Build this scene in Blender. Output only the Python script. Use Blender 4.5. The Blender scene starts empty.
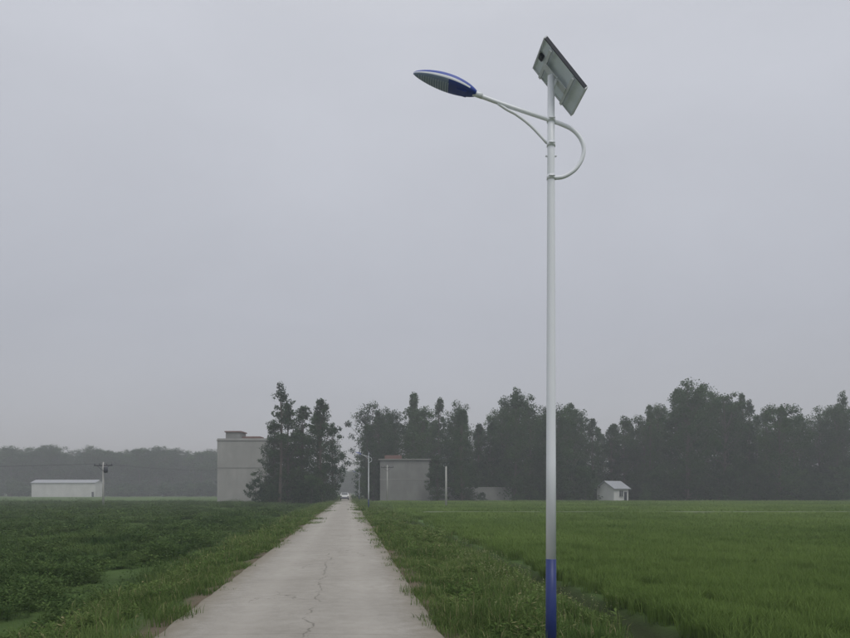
import bpy, bmesh, math, random
import numpy as np
from mathutils import Vector, Matrix, noise
R = math.radians
rng = np.random.default_rng(7)
random.seed(7)
scene = bpy.context.scene
scene.view_settings.view_transform = 'Standard'
scene.view_settings.look = 'None'
scene.view_settings.exposure = 0
K = 0.1086            # road drifts left of camera axis: u = x + K*y is the offset across the road
CAM_H = 1.7

# ------------------------------------------------------------------ materials
def new_mat(name):
    m = bpy.data.materials.new(name); m.use_nodes = True
    nt = m.node_tree; nt.nodes.clear()
    out = nt.nodes.new('ShaderNodeOutputMaterial')
    return m, nt, out
def N(nt, t, **kw):
    n = nt.nodes.new(t)
    for k, v in kw.items(): setattr(n, k, v)
    return n
def L(nt, a, b): nt.links.new(a, b)
def math_n(nt, op, a, b=None, c=None, clamp=False):
    n = N(nt, 'ShaderNodeMath', operation=op); n.use_clamp = clamp
    for i, v in enumerate((a, b, c)):
        if v is None: continue
        if isinstance(v, (int, float)): n.inputs[i].default_value = v
        else: L(nt, v, n.inputs[i])
    return n.outputs[0]
def mixc(nt, fac, a, b, mode='MIX'):
    n = N(nt, 'ShaderNodeMix', data_type='RGBA', blend_type=mode)
    for i, v in ((0, fac), (6, a), (7, b)):
        if isinstance(v, (int, float)): n.inputs[i].default_value = v
        elif isinstance(v, tuple): n.inputs[i].default_value = (*v, 1)
        else: L(nt, v, n.inputs[i])
    return n.outputs[2]
def noise_n(nt, vec, scale, detail=4, rough=.55, dist=0):
    n = N(nt, 'ShaderNodeTexNoise'); n.inputs['Scale'].default_value = scale
    n.inputs['Detail'].default_value = detail; n.inputs['Roughness'].default_value = rough
    n.inputs['Distortion'].default_value = dist
    if vec is not None: L(nt, vec, n.inputs['Vector'])
    return n.outputs['Fac']
def rng_n(nt, v, a, b, c=0., d=1.):
    n = N(nt, 'ShaderNodeMapRange'); L(nt, v, n.inputs[0])
    for i, x in enumerate((a, b, c, d)): n.inputs[i+1].default_value = x
    return n.outputs[0]
def simple(name, col, rough=.6, metal=0, var=.15, vscale=6, bump=0, spec=.4):
    m, nt, out = new_mat(name)
    p = N(nt, 'ShaderNodeBsdfPrincipled')
    g = N(nt, 'ShaderNodeNewGeometry')
    f = noise_n(nt, g.outputs['Position'], vscale, 5)
    c = mixc(nt, f, tuple(x*(1-var) for x in col), tuple(min(1, x*(1+var)) for x in col))
    L(nt, c, p.inputs['Base Color'])
    p.inputs['Roughness'].default_value = rough; p.inputs['Metallic'].default_value = metal
    p.inputs['Specular IOR Level'].default_value = spec
    if bump:
        b = N(nt, 'ShaderNodeBump'); b.inputs['Strength'].default_value = bump; b.inputs['Distance'].default_value = .02
        L(nt, f, b.inputs['Height']); L(nt, b.outputs[0], p.inputs['Normal'])
    L(nt, p.outputs[0], out.inputs[0])
    return m
def foliage(name, dark, light, big=.05, transl=.25, yellow=None, inst=.3, rows=0):
    m, nt, out = new_mat(name)
    g = N(nt, 'ShaderNodeNewGeometry'); oi = N(nt, 'ShaderNodeObjectInfo')
    at = N(nt, 'ShaderNodeAttribute', attribute_name='tint')
    nz = noise_n(nt, g.outputs['Position'], big, 4, .6)
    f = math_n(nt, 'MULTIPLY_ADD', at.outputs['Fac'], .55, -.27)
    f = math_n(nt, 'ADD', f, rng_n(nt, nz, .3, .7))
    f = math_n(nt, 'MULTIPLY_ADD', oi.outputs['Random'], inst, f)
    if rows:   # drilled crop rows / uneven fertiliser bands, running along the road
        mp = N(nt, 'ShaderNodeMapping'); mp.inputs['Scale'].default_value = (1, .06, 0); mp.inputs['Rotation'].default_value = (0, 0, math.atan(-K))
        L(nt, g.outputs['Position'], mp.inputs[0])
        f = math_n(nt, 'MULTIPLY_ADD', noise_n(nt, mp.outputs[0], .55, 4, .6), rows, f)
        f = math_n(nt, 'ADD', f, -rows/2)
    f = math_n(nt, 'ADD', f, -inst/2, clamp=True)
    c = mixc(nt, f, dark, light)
    if yellow:
        y = rng_n(nt, at.outputs['Fac'], .88, .95)
        c = mixc(nt, y, c, yellow)
    d = N(nt, 'ShaderNodeBsdfDiffuse'); L(nt, c, d.inputs[0])
    t = N(nt, 'ShaderNodeBsdfTranslucent'); L(nt, c, t.inputs[0])
    mx = N(nt, 'ShaderNodeMixShader'); mx.inputs[0].default_value = transl
    L(nt, d.outputs[0], mx.inputs[1]); L(nt, t.outputs[0], mx.inputs[2])
    L(nt, mx.outputs[0], out.inputs[0])
    return m

M_white = simple('white_paint', (.80,.83,.87), .35, var=.04, vscale=3)
M_blue = simple('blue_paint', (.022,.040,.165), .45, var=.15, vscale=5)
M_blueL = simple('lamp_blue_enamel', (.035,.075,.36), .4, var=.1, vscale=8)
M_alu = simple('aluminium', (.66,.69,.72), .5, .15, .06)
M_back = simple('panel_backsheet', (.74,.80,.86), .5, var=.06, vscale=9)
M_cell = simple('solar_cell', (.01,.015,.05), .15, var=.2)
M_dark = simple('dark_plastic', (.03,.035,.05), .5)
M_lens = simple('lamp_lens', (.27,.33,.50), .5, var=.2, vscale=25, spec=.3)
M_led = simple('led_chip', (.62,.68,.80), .4)
M_bark = simple('bark', (.08,.07,.055), .9, var=.3, vscale=3)
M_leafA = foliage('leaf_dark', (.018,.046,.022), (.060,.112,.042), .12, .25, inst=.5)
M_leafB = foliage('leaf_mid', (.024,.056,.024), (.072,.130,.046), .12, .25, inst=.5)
M_wheat = foliage('wheat_blade', (.095,.155,.040), (.185,.265,.078), .05, .35, rows=.9)
M_grass = foliage('grass_blade', (.065,.115,.032), (.165,.230,.078), .45, .35, yellow=(.26,.25,.13))
M_crop = foliage('crop_leaf', (.032,.066,.024), (.125,.185,.066), .35, .3, inst=.5, rows=.8)
M_flower = simple('seed_head', (.30,.32,.16), .8, var=.25, vscale=40)
M_wire = simple('wire', (.04,.04,.045), .6)
M_conc_pole = simple('concrete_pole', (.42,.42,.40), .8, var=.1)
M_glass = simple('window_glass', (.03,.04,.05), .1, spec=.8)
M_frame = simple('window_frame', (.5,.5,.5), .5)
M_redtile = simple('red_brick', (.17,.095,.08), .85, var=.3)
M_roofgrey = simple('roof_sheet', (.30,.32,.35), .6, var=.15)
M_rubber = simple('tyre', (.02,.02,.02), .9)
M_carw = simple('car_paint', (.7,.71,.72), .25, spec=.6, var=.02)

def wall_mat(name, base, streak=.35, brick=False):
    m, nt, out = new_mat(name)
    g = N(nt, 'ShaderNodeNewGeometry')
    mp = N(nt, 'ShaderNodeMapping'); mp.inputs['Scale'].default_value = (.6, .6, .22)
    L(nt, g.outputs['Position'], mp.inputs[0])
    s = noise_n(nt, mp.outputs[0], 1.0, 6, .6)
    b = noise_n(nt, g.outputs['Position'], .35, 5, .6)
    c = mixc(nt, rng_n(nt, s, .4, .75), base, tuple(x*(1-streak) for x in base))
    c = mixc(nt, rng_n(nt, b, .35, .7, 0, .5), c, tuple(x*.7 for x in base))
    if brick:
        sx = N(nt, 'ShaderNodeSeparateXYZ'); L(nt, g.outputs['Position'], sx.inputs[0])
        w = math_n(nt, 'FRACT', math_n(nt, 'MULTIPLY', sx.outputs[2], 1/.24))
        ln = math_n(nt, 'LESS_THAN', w, .14)
        c = mixc(nt, math_n(nt, 'MULTIPLY', ln, .35), c, tuple(x*.6 for x in base))
    p = N(nt, 'ShaderNodeBsdfPrincipled'); L(nt, c, p.inputs['Base Color']); p.inputs['Roughness'].default_value = .9
    L(nt, p.outputs[0], out.inputs[0]); return m
M_wallA = wall_mat('plaster_wall_light', (.37,.37,.355), .22, True)
M_wallB = wall_mat('plaster_wall_grey', (.24,.245,.235), .3, True)
M_wallW = wall_mat('whitewash_wall', (.60,.61,.60), .15)
M_slab = simple('concrete_slab', (.26,.26,.25), .9, var=.2)

# ------------------------------------------------------------------ mesh helpers
def link(o, parent=None):
    scene.collection.objects.link(o)
    if parent: o.parent = parent
    return o
def empty(name, loc=(0,0,0), rz=0):
    e = bpy.data.objects.new(name, None); e.location = loc; e.rotation_euler = (0,0,rz); e.empty_display_size = .3
    return link(e)
def obj_from(name, verts, faces, mats, midx=None, parent=None, smooth=False, tint=None, linkit=True):
    me = bpy.data.meshes.new(name)
    me.from_pydata([tuple(v) for v in verts], [], [tuple(f) for f in faces])
    for m in (mats if isinstance(mats, (list, tuple)) else [mats]): me.materials.append(m)
    if midx is not None: me.polygons.foreach_set('material_index', np.asarray(midx, dtype=np.int32))
    if smooth: me.polygons.foreach_set('use_smooth', np.ones(len(me.polygons), dtype=bool))
    if tint is not None:
        a = me.attributes.new('tint', 'FLOAT', 'FACE'); a.data.foreach_set('value', np.asarray(tint, dtype=np.float32))
    me.update()
    o = bpy.data.objects.new(name, me)
    if linkit: link(o, parent)
    return o
def box(name, lo, hi, mat, parent=None, bevel=0, rot=None, linkit=True):
    bm = bmesh.new(); bmesh.ops.create_cube(bm, size=1)
    c = [(a+b)/2 for a, b in zip(lo, hi)]; s = [b-a for a, b in zip(lo, hi)]
    for v in bm.verts: v.co = Vector((v.co.x*s[0], v.co.y*s[1], v.co.z*s[2]))
    if bevel: bmesh.ops.bevel(bm, geom=bm.edges[:], offset=bevel, segments=2, affect='EDGES')
    me = bpy.data.meshes.new(name); bm.to_mesh(me); bm.free(); me.materials.append(mat)
    o = bpy.data.objects.new(name, me); o.location = c
    if rot is not None: o.rotation_euler = rot
    if linkit: link(o, parent)
    return o
def tube_data(path, radii, seg=14, caps=True):
    path = [Vector(p) for p in path]; n = len(path)
    if isinstance(radii, (int, float)): radii = [radii]*n
    V, F = [], []; prev = None
    for i, p in enumerate(path):
        t = (path[min(i+1, n-1)]-path[max(i-1, 0)]).normalized()
        if prev is None:
            a = Vector((0,1,0)) if abs(t.y) < .9 else Vector((1,0,0))
            nx = t.cross(a).normalized()
        else: nx = (prev - t*prev.dot(t)).normalized()
        prev = nx; ny = t.cross(nx)
        for k in range(seg):
            an = 2*math.pi*k/seg
            V.append(p + (nx*math.cos(an)+ny*math.sin(an))*radii[i])
    for i in range(n-1):
        for k in range(seg):
            k2 = (k+1) % seg
            F.append((i*seg+k, i*seg+k2, (i+1)*seg+k2, (i+1)*seg+k))
    if caps:
        F.append(tuple(range(seg))[::-1]); F.append(tuple((n-1)*seg+k for k in range(seg)))
    return V, F
def tube(name, path, radii, mat, parent=None, seg=14, smooth=True):
    V, F = tube_data(path, radii, seg)
    return obj_from(name, V, F, mat, parent=parent, smooth=smooth)
def spline(pts, n=8):
    P = [Vector(p) for p in pts]; P = [P[0]*2-P[1]]+P+[P[-1]*2-P[-2]]; out = []
    for i in range(1, len(P)-2):
        for k in range(n):
            t = k/n; a, b, c, d = P[i-1:i+3]
            out.append(.5*((2*b)+(c-a)*t+(2*a-5*b+4*c-d)*t*t+(3*b-a-3*c+d)*t**3))
    out.append(P[-2]); return out

# ------------------------------------------------------------------ GN scatter
def make_coll(name, objs):
    c = bpy.data.collections.new(name)
    for o in objs: c.objects.link(o)
    return c
def scatter(name, pts, rotz, scl, idx, coll, tilt=None):
    pts = np.asarray(pts, dtype=np.float32); n = len(pts)
    me = bpy.data.meshes.new(name); me.vertices.add(n); me.vertices.foreach_set('co', pts.ravel())
    rot = np.zeros((n,3), np.float32); rot[:,2] = rotz
    if tilt is not None: rot[:,0] = tilt
    a = me.attributes.new('rot', 'FLOAT_VECTOR', 'POINT'); a.data.foreach_set('vector', rot.ravel())
    a = me.attributes.new('scl', 'FLOAT_VECTOR', 'POINT'); a.data.foreach_set('vector', np.asarray(scl, np.float32).ravel())
    a = me.attributes.new('idx', 'INT', 'POINT'); a.data.foreach_set('value', np.asarray(idx, np.int32))
    o = bpy.data.objects.new(name, me); link(o)
    ng = bpy.data.node_groups.new(name+'_gn', 'GeometryNodeTree')
    ng.interface.new_socket('Geometry', in_out='INPUT', socket_type='NodeSocketGeometry')
    ng.interface.new_socket('Geometry', in_out='OUTPUT', socket_type='NodeSocketGeometry')
    gi = ng.nodes.new('NodeGroupInput'); go = ng.nodes.new('NodeGroupOutput')
    ip = ng.nodes.new('GeometryNodeInstanceOnPoints'); ci = ng.nodes.new('GeometryNodeCollectionInfo')
    ci.inputs['Collection'].default_value = coll
    ci.inputs['Separate Children'].default_value = True; ci.inputs['Reset Children'].default_value = True
    def na(nm, dt):
        q = ng.nodes.new('GeometryNodeInputNamedAttribute'); q.data_type = dt; q.inputs['Name'].default_value = nm
        return q.outputs['Attribute']
    ng.links.new(gi.outputs[0], ip.inputs['Points']); ng.links.new(ci.outputs[0], ip.inputs['Instance'])
    ip.inputs['Pick Instance'].default_value = True
    ng.links.new(na('idx','INT'), ip.inputs['Instance Index'])
    ng.links.new(na('rot','FLOAT_VECTOR'), ip.inputs['Rotation'])
    ng.links.new(na('scl','FLOAT_VECTOR'), ip.inputs['Scale'])
    ng.links.new(ip.outputs[0], go.inputs[0])
    md = o.modifiers.new('scatter', 'NODES'); md.node_group = ng
    return o

# ------------------------------------------------------------------ terrain
RL, RR = -2.26, 1.095      # road edges in u
def ground_z(u, y):
    xs = [-1e5, -30, -5.6, -4.6, -3.6, RL-.15, RL, RR, RR+.2, 3.4, 3.9, 4.2, 4.7, 5.0, 30, 1e5]
    zs = [-.45, -.45, -.45, -.5, -.22, -.03, -.02, -.02, -.03, -.14, -.45, -.68, -.68, -.46, -.46, -.46]
    return np.interp(u, xs, zs)
def lines(knots):
    out = []
    for (a, b, s) in knots: out += list(np.arange(a, b, s))
    return np.array(sorted(set(np.round(out, 3))))
us = np.concatenate([lines([(-3000,-300,300),(-300,-40,20),(-40,-8,2),(-8,8,.2),(8,40,2),(40,300,20),(300,3001,300)])])
ys = lines([(-60,-5,5),(-5,40,.5),(40,160,3),(160,600,20),(600,4200,300)])
U, Y = np.meshgrid(us, ys)
Z = ground_z(U, Y)
offroad = ((U < RL-.1)|(U > RR+.1)) & (np.abs(U) < 9) & (Y < 45)
bump = np.zeros_like(Z)
for i, j in zip(*np.nonzero(offroad)):
    bump[i,j] = .05*noise.noise(Vector((U[i,j]*1.3, Y[i,j]*1.3, 0)))
Z = Z+bump
X = U-K*Y
V = np.stack([X, Y, Z], -1).reshape(-1,3)
nu, ny = len(us), len(ys)
F = [(j*nu+i, j*nu+i+1, (j+1)*nu+i+1, (j+1)*nu+i) for j in range(ny-1) for i in range(nu-1)]
m, nt, out = new_mat('field_soil')
g = N(nt, 'ShaderNodeNewGeometry'); sx = N(nt, 'ShaderNodeSeparateXYZ'); L(nt, g.outputs['Position'], sx.inputs[0])
u_s = math_n(nt, 'MULTIPLY_ADD', sx.outputs[1], K, sx.outputs[0])
n1 = noise_n(nt, g.outputs['Position'], 1.5, 8, .65); n2 = noise_n(nt, g.outputs['Position'], 14, 6, .7); n3 = noise_n(nt, g.outputs['Position'], .03, 4)
soil = mixc(nt, n2, (.085,.070,.050), (.19,.16,.12))
green = mixc(nt, n1, (.035,.062,.020), (.08,.125,.04))
green = mixc(nt, rng_n(nt, n3, .4, .6, 0, .6), green, (.10,.17,.05))
dist = math_n(nt, 'MAXIMUM', math_n(nt, 'SUBTRACT', RL, u_s), math_n(nt, 'SUBTRACT', u_s, RR))
e = math_n(nt, 'MULTIPLY_ADD', n1, .9, math_n(nt, 'MULTIPLY', dist, -1))
bare = rng_n(nt, e, -.15, .25)
col = mixc(nt, bare, green, soil)
dit = rng_n(nt, math_n(nt, 'ABSOLUTE', math_n(nt, 'SUBTRACT', u_s, 4.5)), .35, .7, .8, 0)
col = mixc(nt, dit, col, (.03,.035,.018))
p = N(nt, 'ShaderNodeBsdfPrincipled'); p.inputs['Roughness'].default_value = 1; p.inputs['Specular IOR Level'].default_value = .1
L(nt, col, p.inputs['Base Color'])
b = N(nt, 'ShaderNodeBump'); b.inputs['Strength'].default_value = .8; b.inputs['Distance'].default_value = .04
L(nt, n2, b.inputs['Height']); L(nt, b.outputs[0], p.inputs['Normal']); L(nt, p.outputs[0], out.inputs[0])
obj_from('ground', V, F, m, smooth=True)

# road slab (real thickness, slightly ragged edges)
ry = np.concatenate([np.arange(-12, 40, .12), np.arange(40, 150, 1.), np.arange(150, 700, 10.)])
V, F = [], []
for i, y in enumerate(ry):
    wl = .035*noise.noise(Vector((3.1, y*1.7, 0)))+.05*noise.noise(Vector((9.1, y*.35, 0)))
    wr = .035*noise.noise(Vector((5.7, y*1.7, 2)))+.05*noise.noise(Vector((1.1, y*.35, 5)))
    l, r = RL+wl, RR+wr; c = (RL+RR)/2
    for u, z in ((l, -.12), (l+.0, .012), (l+.03, .03), (c, .05), (r-.03, .03), (r, .012), (r, -.12)):
        V.append((u-K*y, y, z))
n = 7
for i in range(len(ry)-1):
    for k in range(n-1): F.append((i*n+k, i*n+k+1, (i+1)*n+k+1, (i+1)*n+k))
m, nt, out = new_mat('road_concrete')
g = N(nt, 'ShaderNodeNewGeometry'); sx = N(nt, 'ShaderNodeSeparateXYZ'); L(nt, g.outputs['Position'], sx.inputs[0])
P = g.outputs['Position']
u_s = math_n(nt, 'MULTIPLY_ADD', sx.outputs[1], K, sx.outputs[0]); y_s = sx.outputs[1]
a1 = noise_n(nt, P, .55, 6, .6); a2 = noise_n(nt, P, 5, 8, .7); a3 = noise_n(nt, P, 70, 4, .7)
c = mixc(nt, rng_n(nt, a1, .3, .7), (.315,.298,.27), (.40,.382,.35))
c = mixc(nt, rng_n(nt, a2, .42, .72, 0, .6), c, (.25,.235,.208))
c = mixc(nt, rng_n(nt, a3, .35, .75, 0, .6), c, (.19,.18,.16))
lane = math_n(nt, 'ABSOLUTE', math_n(nt, 'SUBTRACT', math_n(nt, 'ABSOLUTE', math_n(nt, 'SUBTRACT', u_s, (RL+RR)/2)), .78))
c = mixc(nt, rng_n(nt, lane, 0, .45, .25, 0), c, (.45,.43,.395))
jf = math_n(nt, 'FRACT', math_n(nt, 'MULTIPLY_ADD', y_s, 1/5.0, .37))
jw = math_n(nt, 'MULTIPLY_ADD', a2, .0025, .0008)
jm = math_n(nt, 'LESS_THAN', jf, jw)
mp = N(nt, 'ShaderNodeMapping'); mp.inputs['Scale'].default_value = (.01,1,.01); L(nt, P, mp.inputs[0])
w1 = noise_n(nt, mp.outputs[0], .9, 9, .68)
cp = math_n(nt, 'MULTIPLY_ADD', w1, .75, -.88)
cd = math_n(nt, 'ABSOLUTE', math_n(nt, 'SUBTRACT', u_s, cp))
cw = math_n(nt, 'MULTIPLY', rng_n(nt, noise_n(nt, P, 2.3, 3), .36, .62), .016)
cm = math_n(nt, 'MULTIPLY', math_n(nt, 'LESS_THAN', cd, cw), math_n(nt, 'LESS_THAN', y_s, 19.))
vr = N(nt, 'ShaderNodeTexVoronoi', feature='DISTANCE_TO_EDGE'); vr.inputs['Scale'].default_value = .42
dd = N(nt, 'ShaderNodeVectorMath', operation='ADD')
nn = N(nt, 'ShaderNodeTexNoise'); nn.inputs['Scale'].default_value = 1.6; nn.inputs['Detail'].default_value = 8; L(nt, P, nn.inputs[0])
L(nt, P, dd.inputs[0]); L(nt, nn.outputs['Color'], dd.inputs[1]); L(nt, dd.outputs[0], vr.inputs['Vector'])
vm = math_n(nt, 'MULTIPLY', math_n(nt, 'LESS_THAN', vr.outputs['Distance'], .003), rng_n(nt, noise_n(nt, P, .25, 2), .48, .54))
allc = math_n(nt, 'MAXIMUM', math_n(nt, 'MAXIMUM', jm, cm), vm)
c = mixc(nt, math_n(nt, 'MULTIPLY', allc, .6), c, (.10,.092,.078))
ed = math_n(nt, 'MINIMUM', math_n(nt, 'SUBTRACT', u_s, RL), math_n(nt, 'SUBTRACT', RR, u_s))
em = rng_n(nt, math_n(nt, 'MULTIPLY_ADD', a2, -.45, ed), -.22, .22, .75, 0)
c = mixc(nt, em, c, (.18,.16,.12))
p = N(nt, 'ShaderNodeBsdfPrincipled'); p.inputs['Roughness'].default_value = .95; p.inputs['Specular IOR Level'].default_value = .15
L(nt, c, p.inputs['Base Color'])
b = N(nt, 'ShaderNodeBump'); b.inputs['Strength'].default_value = .5; b.inputs['Distance'].default_value = .012
h = math_n(nt, 'MULTIPLY_ADD', allc, -2, a3); L(nt, h, b.inputs['Height']); L(nt, b.outputs[0], p.inputs['Normal'])
L(nt, p.outputs[0], out.inputs[0])
obj_from('road', V, F, m)

def strip(name, y0, y1, u0, u1, zc, mat, n=60):
    V, F = [], []
    for i in range(n+1):
        u = u0+(u1-u0)*i/n; j = .4*noise.noise(Vector((u*.12, y0, 0)))
        for yy, z in ((y0-.5, -.5), (y0+j, zc), (y1+j, zc), (y1+.5, -.5)):
            V.append((u-K*yy, yy, z))
    for i in range(n):
        for k in range(3): F.append((i*4+k, (i+1)*4+k, (i+1)*4+k+1, i*4+k+1))
    return obj_from(name, V, F, mat)
M_earth = simple('dry_earth', (.10,.13,.06), .95, var=.4, vscale=.6)
strip('earth_bank', 66, 68.2, 7, 150, -.18, M_earth)

# ------------------------------------------------------------------ vegetation patches
def blades(nb, size, hmin, hmax, wid, lean, mat, name, leafy=False, flowers=0, lf=1.):
    V, F, T, MI = [], [], [], []
    def add_blade(x, y, h, w, an, ln, t, z0=0):
        dx, dy = math.cos(an), math.sin(an); px, py = -dy*w/2, dx*w/2
        b = len(V)
        V.extend([(x-px, y-py, z0), (x+px, y+py, z0),
              (x-px*.8+dx*ln*.35, y-py*.8+dy*ln*.35, z0+h*.6), (x+px*.8+dx*ln*.35, y+py*.8+dy*ln*.35, z0+h*.6),
              (x+dx*ln, y+dy*ln, z0+h*(1-.25*min(1, ln/max(h,.01))))])
        F.extend([(b,b+1,b+3,b+2), (b+2,b+3,b+4)]); T.extend([t,t]); MI.extend([0,0])
    for i in range(nb):
        x, y = random.uniform(-.5,.5)*size, random.uniform(-.5,.5)*size
        h = random.uniform(hmin, hmax); t = random.random(); an = random.uniform(0, 6.283)
        if not leafy:
            add_blade(x, y, h, wid*random.uniform(.6,1.3), an, h*lean*random.uniform(.2,1), t)
        else:
            add_blade(x, y, h, .006, an, h*.3, t)
            for k in range(random.randint(4,7)):
                z = h*random.uniform(.3,1); a2 = random.uniform(0,6.283); l = random.uniform(.04,.09)*lf; w = l*.5
                dx, dy = math.cos(a2), math.sin(a2); b = len(V); up = random.uniform(-.2,.6)*l
                cx, cy = x+dx*h*.1, y+dy*h*.1
                V.extend([(cx,cy,z), (cx+dx*l*.5-dy*w/2, cy+dy*l*.5+dx*w/2, z+up*.6),
                      (cx+dx*l, cy+dy*l, z+up), (cx+dx*l*.5+dy*w/2, cy+dy*l*.5-dx*w/2, z+up*.6)])
                F.append((b,b+1,b+2,b+3)); T.append(t); MI.append(0)
    for i in range(flowers):
        x, y = random.uniform(-.5,.5)*size, random.uniform(-.5,.5)*size; h = random.uniform(hmax*1.0, hmax*1.5)
        an = random.uniform(0,6.28); add_blade(x, y, h, .005, an, h*.25, .6)
        hx, hy, hz = x+math.cos(an)*h*.2, y+math.sin(an)*h*.2, h*.9
        for k in range(6):
            b = len(V); s = .005; q = [hx+random.uniform(-.012,.012), hy+random.uniform(-.012,.012), hz+random.uniform(-.06,.04)]
            for c4 in ((-s,0,-s),(s,0,-s),(s,0,s),(-s,0,s)):
                r = random.uniform(-1,1)*s; V.append((q[0]+c4[0], q[1]+r, q[2]+c4[2]))
            F.append((b,b+1,b+2,b+3)); T.append(.5); MI.append(1)
    return obj_from(name, V, F, [mat, M_flower], MI, tint=T, linkit=False)
wheat_c = make_coll('wheat_patches', [blades(150, .55, .34, .47, .013, .6, M_wheat, 'wheat_patch_%d'%i) for i in range(4)])
grass_c = make_coll('grass_patches', [blades(180, .55, .05, .20, .010, .9, M_grass, 'a_grass_patch_%d'%i) for i in range(3)]
   + [blades(110, .55, .12, .36, .012, .7, M_grass, 'b_grass_tall_%d'%i) for i in range(2)]
   + [blades(30, .5, .12, .28, .01, .5, M_grass, 'c_weed_patch_%d'%i, leafy=True) for i in range(2)]
   + [blades(80, .5, .14, .34, .010, .6, M_grass, 'd_grass_flower_%d'%i, flowers=9) for i in range(1)])
crop_c = make_coll('crop_patches', [blades(60, .6, .10, .32, .01, .5, M_crop, 'a_crop_patch_%d'%i, leafy=True) for i in range(3)]
   + [blades(140, .6, .12, .34, .013, .8, M_crop, 'b_crop_grass_%d'%i) for i in range(3)]
   + [blades(26, .6, .25, .62, .012, .5, M_crop, 'c_tall_weed_%d'%i, leafy=True, lf=1.3) for i in range(2)])

def nz2(x, y, s, k=0): return noise.noise(Vector((x*s, y*s, k)))
bands = [3.5,7,10,14,19,26,36,50,70,95,130,180,240]
def gen(u_in, cover, base=.5, smax=3.0, ymax=240, ref=18):
    out = []
    for a, b in zip(bands[:-1], bands[1:]):
        if a >= ymax: break
        mid = (a+b)/2; s = min(smax, base*max(1, mid/ref))
        xr = .70*b+4
        lo = max(u_in[0], -xr+K*a-1); hi = min(u_in[1], xr+K*b+1)
        if hi <= lo: continue
        n = int(cover*(hi-lo)*(b-a)/(s*s)*1.0)
        u = rng.uniform(lo, hi, n); y = rng.uniform(a, b, n)
        out.append(np.stack([u, y, np.full(n, s/base)], -1))
    return np.concatenate(out)
def place(name, P, coll, pick, hs=(1,1), zoff=-.02, hn=.28):
    idx = np.array([pick(p) for p in P]); keep = idx >= 0
    P = P[keep]; idx = idx[keep]; n = len(P)
    x = P[:,0]-K*P[:,1]
    z = ground_z(P[:,0], P[:,1])+zoff
    hf = rng.uniform(hs[0], hs[1], n)
    hv = np.array([1+hn*nz2(p[0], p[1], .7, 3)+.15*nz2(p[0],p[1],.15,8) for p in P])
    s = P[:,2]
    scl = np.stack([s, s, hf*hv*(1+.04*(s-1))], -1)
    return scatter(name, np.stack([x, P[:,1], z], -1), rng.uniform(0,6.28,n), scl, idx, coll)
def pk(p):
    if p[0] < 5.15+.22*nz2(p[0],p[1],.6)+.25*(p[2]-1): return -1
    if 64.8 < p[1] < 68.8 and p[0] > 7: return -1
    if p[1] > 146 : return -1
    return random.randint(0,3)
place('wheat_field', gen((4.6, 200), 2.1), wheat_c, pk, (.90,1.06), hn=.2)
def pkv(p):
    u, y = p[0], p[1]
    if RL-.02 < u < RR+.02: return -1
    if u > 3.85+.25*nz2(u,y,.5): return -1
    d = (RL-u) if u < 0 else (u-RR)
    bare = (.30 if u < 0 else .16)*(1 if y < 30 else .5)
    if d < bare*(1+1.6*nz2(u,y,.55,1)) and random.random() < .8: return -1
    if u < 0 and y < 12 and d < 1.0 and nz2(u,y,.9,4) > .1: return -1
    if d < .5: return random.choice((0,1,2))
    q = nz2(u, y, .5, 6)
    if u > 0 and 1.2 < d < 3.2 and y < 20 and random.random() < .15: return 7
    if q > .1: return random.choice((3,4,3,4,5,6))
    return random.choice((0,1,2,0,1,3,4,5,6))
place('verge_grass', np.concatenate([gen((-4.9, RL), 2.6, ref=14, smax=2), gen((RR, 4.75), 2.8, ref=14, smax=2)]), grass_c, pkv, (.7,1.3), hn=.7)
def pkc(p):
    u, y = p[0], p[1]
    if u > -4.5+.4*nz2(u,y,.4): return -1
    if y > 150: return -1
    if 58 < y < 61: return -1
    q = nz2(u, y*.5, .35, 2)
    if math.sin(u*2.1+.4*nz2(u,y,.3)) > .75 and random.random() < .85: return -1
    if nz2(u, y, .45, 12) < -.28 and random.random() < .8: return -1
    if nz2(u, y, .6, 9) > .15 and random.random() < .5: return random.choice((6,7))
    return random.choice((0,1,2)) if q > -.05 else random.choice((3,4,5))
place('crop_field', gen((-200,-4.3), 2.0, base=.6), crop_c, pkc, (.7,1.4), hn=.8)

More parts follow.
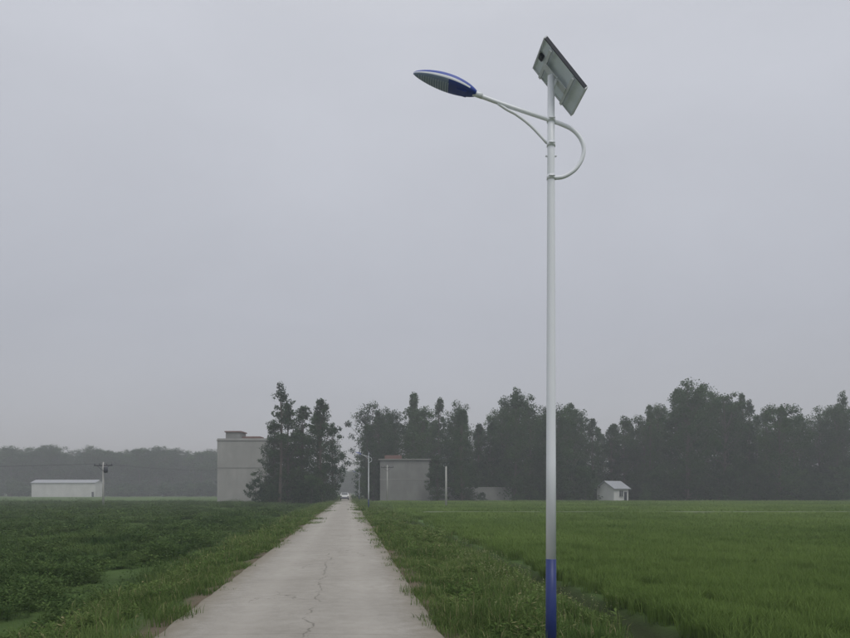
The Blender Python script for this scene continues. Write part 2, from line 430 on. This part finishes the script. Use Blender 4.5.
# ------------------------------------------------------------------ trees
def make_tree(name, seed, h=20., r=3.4, base=.16, leaf=.38, nclump=110, per=68, mat=M_leafA, shape='poplar', sparse=1.):
    rd = random.Random(seed); V, F, T, MI = [], [], [], []
    def add(vf, mi):
        b = len(V); V.extend(vf[0]); F.extend([tuple(i+b for i in f) for f in vf[1]]); T.extend([.5]*len(vf[1])); MI.extend([mi]*len(vf[1]))
    bend = (rd.uniform(-.6,.6), rd.uniform(-.6,.6))
    tp = [(bend[0]*math.sin(t*2.2), bend[1]*math.sin(t*2.7), h*.93*t) for t in np.linspace(0,1,9)]
    add(tube_data(tp, [h*.012*(1-t)**.8+.03 for t in np.linspace(0,1,9)], 7), 0)
    def trunk_at(t):
        return Vector((bend[0]*math.sin(t*2.2), bend[1]*math.sin(t*2.7), h*.93*t))
    asym = [rd.uniform(.6,1.25) for _ in range(9)]
    for c in range(nclump):
        t = base+(1-base)*(rd.random()**1.0)
        q = (t-base)/(1-base)
        if shape == 'poplar': env = (math.sin(math.pi*min(1,(q*.90+.10)**.75)))**.6
        else: env = (math.sin(math.pi*(q*.86+.10)))**.45
        an = rd.uniform(0,6.283); env *= asym[int(an/6.283*8.99)]*(.75+.45*abs(math.sin(q*9+an+seed)))
        rr = r*env*rd.uniform(.25,1.0)
        s = trunk_at(max(.05, t*.9-.10)); e = Vector((trunk_at(t).x+math.cos(an)*rr, trunk_at(t).y+math.sin(an)*rr, h*t))
        if c % 3 == 0:
            mid = s.lerp(e, .5)+Vector((0,0,-.03*h*rd.random()))
            add(tube_data([s, mid, e], [.08*h/20*(1.3-t), .05*h/20, .02], 4, False), 0)
        cr = rd.uniform(.6,1.35)*r/3.4*(1-.35*q); tone = rd.random()
        for k in range(int(per*rd.uniform(.6,1.3)*sparse)):
            v = Vector((rd.gauss(0,1), rd.gauss(0,1), rd.gauss(0,.8))); v = v.normalized()*cr*rd.uniform(.35,1.15)
            p = e+v
            if p.z < .3: continue
            n1 = Vector((rd.gauss(0,.8), rd.gauss(0,.8), rd.gauss(0,1)))+v/cr*.9; n1.normalize()
            n2 = n1.orthogonal().normalized(); n3 = n1.cross(n2)
            sz = leaf*rd.uniform(.5,1.15); b = len(V)
            V.extend([p-n2*sz*.5, p+n3*sz*.34, p+n2*sz*.5, p-n3*sz*.34]); F.append((b,b+1,b+2,b+3))
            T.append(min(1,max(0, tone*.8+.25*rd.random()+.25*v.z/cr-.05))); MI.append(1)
    return obj_from(name, V, F, [M_bark, mat], MI, tint=T, linkit=False)
H0 = 20.
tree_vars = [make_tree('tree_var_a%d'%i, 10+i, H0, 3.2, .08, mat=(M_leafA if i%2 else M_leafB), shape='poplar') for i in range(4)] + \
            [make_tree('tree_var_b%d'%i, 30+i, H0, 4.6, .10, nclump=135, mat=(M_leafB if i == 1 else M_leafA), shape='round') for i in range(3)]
bush_vars = [make_tree('bush_var_%d'%i, 50+i, 4., 2.2, .12, leaf=.30, nclump=32, per=60, mat=(M_leafA, M_leafB)[i%2], shape='round') for i in range(3)]
tree_c = make_coll('tree_variants', tree_vars); bush_c = make_coll('bush_variants', bush_vars)

def tree(name, var, x, y, h, r, rz=None):
    o = bpy.data.objects.new(name, tree_vars[var].data if isinstance(var, int) else var.data)
    r0 = 3.2 if (isinstance(var, int) and var < 4) else 4.6
    o.location = (x, y, -.5); s = h/H0; o.scale = (r/r0, r/r0, s); o.rotation_euler = (0,0, rz if rz is not None else random.uniform(0,6.28))
    return link(o)
sparse_tree = make_tree('sparse_src', 77, H0, 2.8, .15, nclump=50, per=44, mat=M_leafA, shape='poplar')
o = tree('poplar_tree', sparse_tree, -25.8, 124, 21.6, 5.0)
for var, x, y, h, r in ((0,-25.2,128,18.2,3.8),(1,-27.4,127,15.0,3.0),(2,-22.6,130,18.0,3.8),(3,-18.6,126,18.6,3.6),(1,-17.6,133,15,2.4),(0,-20.6,135,17.5,3.4),(2,-26.6,131,13,3.2),(4,-23.8,133,14,3.6)):
    tree('poplar_tree', var, x, y, h, r)
for var, x, y, h, r in ((1,2.6,146,9.5,2.7),(2,7.6,144,19.0,3.0),(5,19.5,152,22.6,5.0),(4,28,150,20.5,5.2),
                        (4,57,152,26.0,6.2),(6,66,155,23.5,6.0),(5,76,150,20.5,6.0),(3,-12.6,156,17,3.4)):
    tree('poplar_tree' if var < 4 else 'broadleaf_tree', var, x, y, h, r)
def row(name, items, coll, nv, r0, h0, idxs=None):
    pts, rz, sc, ix = [], [], [], []
    for x, y, h, r in items:
        pts.append((x, y, -.5)); rz.append(random.uniform(0,6.28)); sc.append((r/r0, r/r0, h/h0)); ix.append(random.choice(idxs) if idxs else random.randrange(nv))
    scatter(name, pts, rz, sc, ix, coll)
prof = [(348,440),(356,420),(364,412),(372,408),(385,400),(398,404),(412,396),(425,398),(440,403),(452,410),(462,402),(478,414),(492,411),(505,400),(520,390),(535,397),(550,402),(565,397),
        (580,401),(595,413),(610,417),(625,415),(640,419),(652,408),(665,395),(680,386),(695,379),(710,384),(725,389),(740,398),(755,403),(770,402),(785,405),(800,409),(815,406),(830,399),(845,391),(862,396),(885,402),(920,398),(960,404)]
items = []
for b_, top in prof:
    for rowi in range(3):
        d = random.uniform(157,168)+rowi*15; t = (b_-425+random.uniform(-7,7))/700
        x = t*d; h = 2.2+(492-top-rowi*8-random.uniform(-4,12))*d/700
        if x+K*d < RR+4: continue
        items.append((x, d, h, random.uniform(3.0,5.0)))
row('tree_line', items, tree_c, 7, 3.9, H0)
items = []
for i in range(230):
    d = random.uniform(150,176); x = random.uniform(-14, 130)
    if x+K*d > 5: items.append((x, d, random.uniform(3,9), random.uniform(2.2,4.0)))
for i in range(26):
    items.append((random.uniform(-30,-17.5), random.uniform(120,134), random.uniform(2,5), random.uniform(1.4,2.4)))
for i in range(30):
    items.append((random.uniform(4,95), random.uniform(146,150), random.uniform(1.2,2.4), random.uniform(1.2,2.4)))
items = [q for q in items if not (36 < q[0] < 47 and q[1] < 156) and not (-11 < q[0] < 2 and q[1] < 164)]
row('shrubs', items, bush_c, 3, 2.2, 4.)
items = []
for i in range(190):
    d = random.uniform(340,400); x = random.uniform(-330, -108)
    items.append((x, d, 22.5+4*noise.noise(Vector((x*.03,0,0)))+random.uniform(-2.5,2.5), random.uniform(6,9)))
for i in range(110):
    d = random.uniform(470,540); x = random.uniform(-260, 40); items.append((x, d, random.uniform(15,20), random.uniform(7,10)))
for i in range(60):
    d = random.uniform(600,700); x = random.uniform(0, 420); items.append((x, d, random.uniform(14,20), random.uniform(9,14)))
for i in range(40):
    d = random.uniform(700,800); x = random.uniform(-300, 60); items.append((x, d, random.uniform(18,24), random.uniform(9,14)))
row('distant_tree_line', [q for q in items if q[1] > 450 or q[0] < -95], tree_c, 7, 3.9, H0, [4,5,6])
items = [(random.uniform(-330,-60), random.uniform(310,335), random.uniform(3,7), random.uniform(3,6)) for i in range(120)]
row('distant_hedge', items, bush_c, 3, 2.2, 4.)

# ------------------------------------------------------------------ buildings
def window(parent, nm, c, w, h, axis, sign):
    x, y, z = c
    if axis == 0:
        box(nm+'_glass', (min(x, x+sign*.03), y-w/2, z-h/2), (max(x, x+sign*.03), y+w/2, z+h/2), M_glass, parent)
        box(nm+'_mullion', (min(x+sign*.031, x+sign*.06), y-.03, z-h/2), (max(x+sign*.031, x+sign*.06), y+.03, z+h/2), M_frame, parent)
        box(nm+'_sill', (min(x, x+sign*.15), y-w/2-.1, z-h/2-.1), (max(x, x+sign*.15), y+w/2+.1, z-h/2-.003), M_slab, parent)
    else:
        box(nm+'_glass', (x-w/2, min(y, y+sign*.03), z-h/2), (x+w/2, max(y, y+sign*.03), z+h/2), M_glass, parent)
        box(nm+'_mullion', (x-.03, min(y+sign*.031, y+sign*.06), z-h/2), (x+.03, max(y+sign*.031, y+sign*.06), z+h/2), M_frame, parent)
        box(nm+'_sill', (x-w/2-.1, min(y, y+sign*.15), z-h/2-.1), (x+w/2+.1, max(y, y+sign*.15), z-h/2-.003), M_slab, parent)
E = empty('concrete_house', (-37.8, 145, 0), R(-2))
w2, top = 5.3, 12.3
box('walls', (-w2, 0, -.7), (w2, 9, top), M_wallA, E)
box('floor_band', (-w2-.04, -.04, 6.6), (w2+.04, 9.04, 6.76), M_wallB, E)
box('parapet_cap', (-w2-.12, -.12, top+.003), (w2+.12, 9.12, top+.20), M_slab, E)
box('parapet_front', (-w2, .02, top+.203), (w2, .25, top+.5), M_wallA, E)
box('parapet_back', (-w2, 8.75, top+.203), (w2, 8.98, top+.5), M_wallA, E)
box('stair_hut', (-4.0, 1.5, top+.203), (-.9, 5.5, top+1.9), M_wallB, E)
box('stair_hut_roof', (-4.2, 1.3, top+1.903), (-.7, 5.7, top+2.15), M_redtile, E)
box('roof_store', (-.85, 2.5, top+.203), (3.0, 5.5, top+1.1), M_redtile, E)
for fl in range(3):
    for k in range(3): window(E, 'window_%d_%d'%(fl,k), (w2, 1.8+k*2.7, 1.7+fl*3.3), 1.4, 1.5, 0, 1)
box('door', (w2+.003, 7.9, -.5), (w2+.05, 8.8, 1.7), M_redtile, E)
E = empty('brick_house', (-4.4, 151, 0), R(-1))
w2, top = 5.3, 8.6
box('walls', (-w2, 0, -.7), (w2, 10, top), M_wallB, E)
box('floor_band', (-w2-.04, -.04, 4.3), (w2+.04, 10.04, 4.5), M_slab, E)
box('roof_slab', (-w2-.35, -.35, top+.003), (w2+.35, 10.35, top+.22), M_slab, E)
box('stair_hut', (-4.4, 1.5, top+.223), (-.8, 5, top+1.1), M_redtile, E)
for k in range(3): window(E, 'window_%d'%k, (-w2, 1.8+k*3, 6.3), 1.4, 1.5, 0, -1); window(E, 'window_low_%d'%k, (-w2, 1.8+k*3, 2.), 1.4, 1.5, 0, -1)
E = empty('brick_wall', (9.2, 151, 0))
box('wall_panel', (-8.2, 0, -.7), (9.5, .24, 2.6), M_wallB, E); box('wall_cap', (-8.25, -.05, 2.603), (9.55, .29, 2.72), M_slab, E)
for k in range(5): box('pier_%d'%k, (-8.1+k*4.2, -.12, -.7), (-7.7+k*4.2, -.003, 2.6), M_wallB, E)
def gable_house(name, loc, w, d, hw, hr, wall, roof, rz=0, wins=2):
    E = empty(name, loc, rz)
    V = [(-w/2,0,-.7),(w/2,0,-.7),(w/2,d,-.7),(-w/2,d,-.7),(-w/2,0,hw),(w/2,0,hw),(w/2,d,hw),(-w/2,d,hw),(-w/2,d/2,hw+hr),(w/2,d/2,hw+hr)]
    F = [(0,1,5,4),(2,3,7,6),(1,2,6,9,5),(3,0,4,8,7)]
    obj_from('walls', V, F, wall, parent=E)
    o_ = .4; th = .12; s = hr/(d/2)
    for nm, y0, sg in (('roof_front', -o_, 1), ('roof_back', d+o_, -1)):
        z0 = hw-o_*s+.02; zr = hw+hr+.02
        V = [(-w/2-o_,y0,z0),(w/2+o_,y0,z0),(w/2+o_,d/2,zr),(-w/2-o_,d/2,zr)]; V += [(a,b,c+th) for a,b,c in V]
        obj_from(nm, V, [(0,1,2,3),(7,6,5,4),(0,4,5,1),(1,5,6,2),(3,2,6,7),(0,3,7,4)], roof, parent=E)
    for k in range(wins): window(E, 'window_%d'%k, (-w/2+(k+1)*w/(wins+1), 0, hw*.55), 1.1, 1.2, 1, -1)
    box('door', (w/2-1.4, -.05, -.5), (w/2-.5, -.003, 1.7), M_dark, E)
    return E
gable_house('white_house', (41.2, 147, 0), 4.6, 4.6, 2.5, 1.4, M_wallW, M_roofgrey, R(35), 1)
gable_house('white_shed', (-154, 298, 0), 27, 8, 5.6, 1.2, M_wallW, M_roofgrey, 0, 0)

# ------------------------------------------------------------------ solar street lamp
def build_lamp(loc, rz=0):
    E = empty('solar_street_lamp', loc, rz)
    rad = lambda z: .055-(.055-.035)*z/5.85
    tube('pole_blue', [(0,0,z) for z in (.012,.5,1.03)], [rad(z) for z in (0,.5,1.03)], M_blue, E, 24)
    tube('pole_white', [(0,0,z) for z in (1.03,2,3,4,5,5.86)], [rad(z)-.0005 for z in (1.03,2,3,4,5,5.86)], M_white, E, 24)
    box('base_plate', (-.15,-.15,-.02), (.15,.15,.012), M_blue, E, .004)
    for k in range(4):
        a = R(45+90*k); cx, cy = .16*math.cos(a), .16*math.sin(a)
        tube('bolt_%d'%k, [(cx,cy,.0),(cx,cy,.06)], .012, M_alu, E, 6)
        dx, dy = math.cos(R(90*k)), math.sin(R(90*k))
        V = [(dx*.05-dy*.004,dy*.05+dx*.004,.012),(dx*.14-dy*.004,dy*.14+dx*.004,.012),(dx*.05-dy*.004,dy*.05+dx*.004,.16)]
        V += [(a1+dy*.008,b1-dx*.008,c1) for a1,b1,c1 in V]
        obj_from('gusset_%d'%k, V, [(0,1,2),(5,4,3),(0,3,4,1),(1,4,5,2),(2,5,3,0)], M_blue, parent=E)
    arm = [(-.76,0,5.68),(-.5,0,5.585),(-.25,0,5.50),(-.04,0,5.43),(.12,0,5.372),(.22,0,5.32),(.295,0,5.235),(.328,0,5.13),(.305,0,5.02),(.235,0,4.92),(.13,0,4.855),(.03,0,4.84)]
    tube('arm', spline(arm, 6), .020, M_white, E, 14)
    tube('arm_brace', spline([(-.53,0,5.585),(-.44,0,5.525),(-.34,0,5.47),(-.2,0,5.36),(-.04,0,5.19)], 6), .014, M_white, E, 10)
    for k, z in enumerate((5.42, 5.175, 4.845)):
        tube('clamp_%d'%k, [(0,0,z-.022),(0,0,z+.022)], .043, M_white, E, 20)
        tube('clamp_bolt_%d'%k, [(-.03,-.052,z),(.03,-.052,z)], .007, M_alu, E, 6)
    tube('small_bracket', [(-.055,0,5.06),(.055,0,5.06)], .010, M_white, E, 8)
    n, seg = 30, 32; V, F, MI = [], [], []
    Lh = .66
    for i in range(n+1):
        t = i/n
        w = .122*(math.sin(math.pi*min(1,(t*.97+.03)**.9)))**.62
        w = max(w, .024*(1-t)+.004)
        for k in range(seg):
            a = 2*math.pi*k/seg; sy, sz = math.cos(a), math.sin(a)
            hz = .62*w+.008 if sz > 0 else .26*w+.008
            V.append((-t*Lh, w*math.copysign(abs(sy)**.85, sy), hz*sz))
    for i in range(n):
        t = (i+.5)/n
        for k in range(seg):
            k2 = (k+1) % seg; a = 2*math.pi*(k+.5)/seg; s = math.sin(a)
            F.append((i*seg+k, (i+1)*seg+k, (i+1)*seg+k2, i*seg+k2))
            if t < .42: MI.append(0 if abs(s) > .12 or t < .1 else 1)
            elif s > .12: MI.append(0)
            elif s > -.22: MI.append(1)
            else: MI.append(2)
    F.append(tuple(range(seg))); F.append(tuple(n*seg+k for k in range(seg))[::-1]); MI += [0,0]
    hd = empty('lamp_head', (-.75,0,5.68)); hd.parent = E; hd.rotation_euler = (0, R(18.5), 0)
    obj_from('housing', V, F, [M_blueL, M_white, M_lens], MI, parent=hd, smooth=True)
    tube('socket', [(.07,0,0),(-.03,0,0)], .027, M_white, hd, 16)
    for i in range(13):
        x = -.285-.026*i; t = -x/Lh
        w = .122*(math.sin(math.pi*min(1,(t*.97+.03)**.9)))**.62*.70
        pts = [(x, w*s, -(.26*w/.7+.008)*math.sqrt(max(0,1-(s*.7)**2))-.0005) for s in np.linspace(-1,1,9)]
        tube('lens_rib_%d'%i, pts, .0030, M_led, hd, 6)
    box('driver_hatch', (-.2,-.055,-.040), (-.09,.055,-.022), M_blueL, hd, .006)
    ph = empty('solar_panel', (.085,0,5.85)); ph.parent = E; ph.rotation_euler = (0, R(49.8), R(4.3))
    a, b = .315, .245
    box('cells', (-a+.012,-b+.012,.004), (a-.012,b-.012,.012), M_cell, ph)
    box('backsheet', (-a+.012,-b+.012,-.004), (a-.012,b-.012,.003), M_back, ph)
    for nm, lo, hi in (('frame_a',(-a,-b,-.02),(-a+.012,b,.015)),('frame_b',(a-.012,-b,-.02),(a,b,.015)),
                       ('frame_c',(-a+.012,-b,-.02),(a-.012,-b+.012,.015)),('frame_d',(-a+.012,b-.012,-.02),(a-.012,b,.015))):
        box(nm, lo, hi, M_dark if nm == 'frame_c' else M_alu, ph)
    for k in range(1,6): box('busbar_%d'%k, (-a+.02,-b+k*.0815-.001,.0125), (a-.02,-b+k*.0815+.001,.0135), M_alu, ph)
    box('rail_a', (-.2,-b+.02,-.045), (-.17,b-.02,-.021), M_alu, ph); box('rail_b', (.14,-b+.02,-.045), (.17,b-.02,-.021), M_alu, ph)
    box('bracket_plate', (-.17,-.04,-.052), (.14,.04,-.0455), M_alu, ph)
    box('junction_box', (-.29,-.04,-.03), (-.24,.04,-.005), M_dark, ph, .004)
    tube('bracket_leg', [(0,0,5.70),(.06,0,5.84)], .022, M_white, E, 12)
    return E
build_lamp((1.26, 7.0, 0), 0)
build_lamp((2.02-K*72, 72, -.1), 0)
build_lamp((2.02-K*137, 137, -.1), 0)

# ------------------------------------------------------------------ utility poles and wires
def util_pole(loc, h, arm=True, transformer=False):
    E = empty('utility_pole', loc)
    tube('pole', [(0,0,-.5),(0,0,h/2),(0,0,h)], [.15,.12,.09], M_conc_pole, E, 12)
    if arm:
        box('crossarm', (-1.3,-.06,h-.55), (1.3,.06,h-.40), M_wire, E)
        tube('brace', [(-.8,-.07,h-.55),(0,-.1,h-1.2)], .03, M_wire, E, 6); tube('brace_b', [(.8,-.07,h-.55),(0,-.1,h-1.2)], .03, M_wire, E, 6)
        for k, x in enumerate((-1.2,-.5,.5,1.2)):
            tube('insulator_%d'%k, [(x,0,h-.4),(x,0,h-.3),(x,0,h-.18)], [.03,.07,.05], M_dark, E, 8)
    if transformer:
        tube('transformer', [(.45,-.25,h-1.5),(.45,-.25,h-1.45),(.45,-.25,h-.7),(.45,-.25,h-.66)], [.1,.28,.28,.1], M_dark, E, 12)
    return E
util_pole((-45.5, 99, -.4), 6.3, True, True)
util_pole((2.8, 93, -.3), 5.4, False)
util_pole((-7.6, 141, -.3), 7.4, True)
util_pole((-110, 120, -.4), 6.6, True)
W = empty('power_line')
k = 0
for a, b in (((-110,120,5.9),(-45.5,99,5.7)), ((-45.5,99,5.7),(-42.9,145,6.2))):
    for off in (-.5, .5):
        A, B = Vector(a)+Vector((0,off,off*.1)), Vector(b)+Vector((0,off,off*.1))
        pts = [A.lerp(B, t)+Vector((0,0,-.3*4*t*(1-t))) for t in np.linspace(0,1,14)]
        tube('wire_%d'%k, pts, .010, M_wire, W, 5); k += 1

# ------------------------------------------------------------------ car on the road
E = empty('white_car', (-16.6+.3, 142, .05), R(6.2))
prof_c = [(-2.1,.35),(-2.15,.7),(-1.95,.92),(-1.0,1.0),(-.35,1.45),(1.0,1.48),(1.75,1.05),(2.1,.95),(2.15,.4)]
V = [(-.85*(1 if z < 1.1 else .82), y, z) for y, z in prof_c]+[(.85*(1 if z < 1.1 else .82), y, z) for y, z in prof_c]
n = len(prof_c); F = [tuple(range(n))[::-1], tuple(range(n, 2*n))]+[(i, (i+1)%n, n+(i+1)%n, n+i) for i in range(n)]
obj_from('body', V, F, M_carw, parent=E)
V = [(-.66,-.93,1.055),(.66,-.93,1.055),(.60,-.42,1.42),(-.60,-.42,1.42)]; obj_from('windscreen', [(x, y-.012, z+.01) for x,y,z in V], [(0,1,2,3)], M_glass, parent=E)
for s in (-1,1):
    obj_from('side_window', [(s*.83,-.8,1.06),(s*.83,1.5,1.06),(s*.715,.95,1.42),(s*.715,-.35,1.42)], [(0,1,2,3)], M_glass, parent=E)
    for y in (-1.35,1.35): tube('wheel', [(s*.68,y,.31),(s*.88,y,.31)], .31, M_rubber, E, 18)
    box('headlight', (s*.68-.14,-2.17,.68), (s*.68+.14,-2.12,.80), M_glass, E)
box('bumper', (-.86,-2.22,.30), (.86,-2.12,.55), M_dark, E, .03)
box('number_plate', (-.22,-2.235,.42), (.22,-2.223,.54), M_blue, E)

# ------------------------------------------------------------------ mist
m, nt, out = new_mat('mist_volume')
vs = N(nt, 'ShaderNodeVolumeScatter'); vs.inputs['Density'].default_value = .0013; vs.inputs['Color'].default_value = (.92,.96,1,1); vs.inputs['Anisotropy'].default_value = .1
L(nt, vs.outputs[0], out.inputs['Volume'])
box('mist', (-1500,-300,-3), (1500,1800,60), m)

# ------------------------------------------------------------------ sky and sun
w = bpy.data.worlds.new('World'); scene.world = w; w.use_nodes = True
nt = w.node_tree; nt.nodes.clear(); out = N(nt, 'ShaderNodeOutputWorld'); bg = N(nt, 'ShaderNodeBackground')
sky = N(nt, 'ShaderNodeTexSky', sky_type='NISHITA'); sky.sun_disc = False
SE, SR = R(58), R(150)
sky.sun_elevation = SE; sky.sun_rotation = SR; sky.dust_density = 4
tc = N(nt, 'ShaderNodeTexCoord'); sx = N(nt, 'ShaderNodeSeparateXYZ'); L(nt, tc.outputs['Generated'], sx.inputs[0])
cr = N(nt, 'ShaderNodeValToRGB'); L(nt, sx.outputs[2], cr.inputs[0])
el = cr.color_ramp.elements
el[0].position = 0; el[0].color = (.465,.485,.53,1); el[1].position = 1; el[1].color = (1,1,1,1)
e = el.new(.22); e.color = (.465,.485,.545,1); e = el.new(.55); e.color = (.60,.62,.68,1)
mp = N(nt, 'ShaderNodeMapping'); mp.inputs['Scale'].default_value = (1,1,2.2); L(nt, tc.outputs['Generated'], mp.inputs[0])
cl = noise_n(nt, mp.outputs[0], 1.6, 6, .55, .4)
clf = rng_n(nt, cl, .25, .75, .93, 1.07)
sc1 = N(nt, 'ShaderNodeVectorMath', operation='SCALE'); L(nt, cr.outputs[0], sc1.inputs[0]); L(nt, clf, sc1.inputs['Scale'])
sc2 = N(nt, 'ShaderNodeVectorMath', operation='SCALE'); L(nt, sc1.outputs[0], sc2.inputs[0]); sc2.inputs['Scale'].default_value = 10.4
c = mixc(nt, .93, sky.outputs[0], sc2.outputs[0])
L(nt, c, bg.inputs[0]); bg.inputs[1].default_value = .1
L(nt, bg.outputs[0], out.inputs[0])
sl = bpy.data.lights.new('sun', 'SUN'); sl.energy = 1.05; sl.angle = R(20); sl.color = (1,.97,.92)
so = bpy.data.objects.new('sun', sl); link(so)
d = Vector((math.sin(SR)*math.cos(SE), math.cos(SR)*math.cos(SE), math.sin(SE)))
so.rotation_euler = (-d).to_track_quat('-Z', 'Y').to_euler(); so.location = (0,0,50)

# ------------------------------------------------------------------ camera (level, rising front)
cam = bpy.data.cameras.new('camera'); co = bpy.data.objects.new('camera', cam); link(co)
co.location = (0,0,CAM_H); co.rotation_euler = (R(90),0,0)
cam.sensor_width = 36; cam.lens = 29.65; cam.shift_y = 173/850; cam.clip_start = .05; cam.clip_end = 8000
scene.camera = co
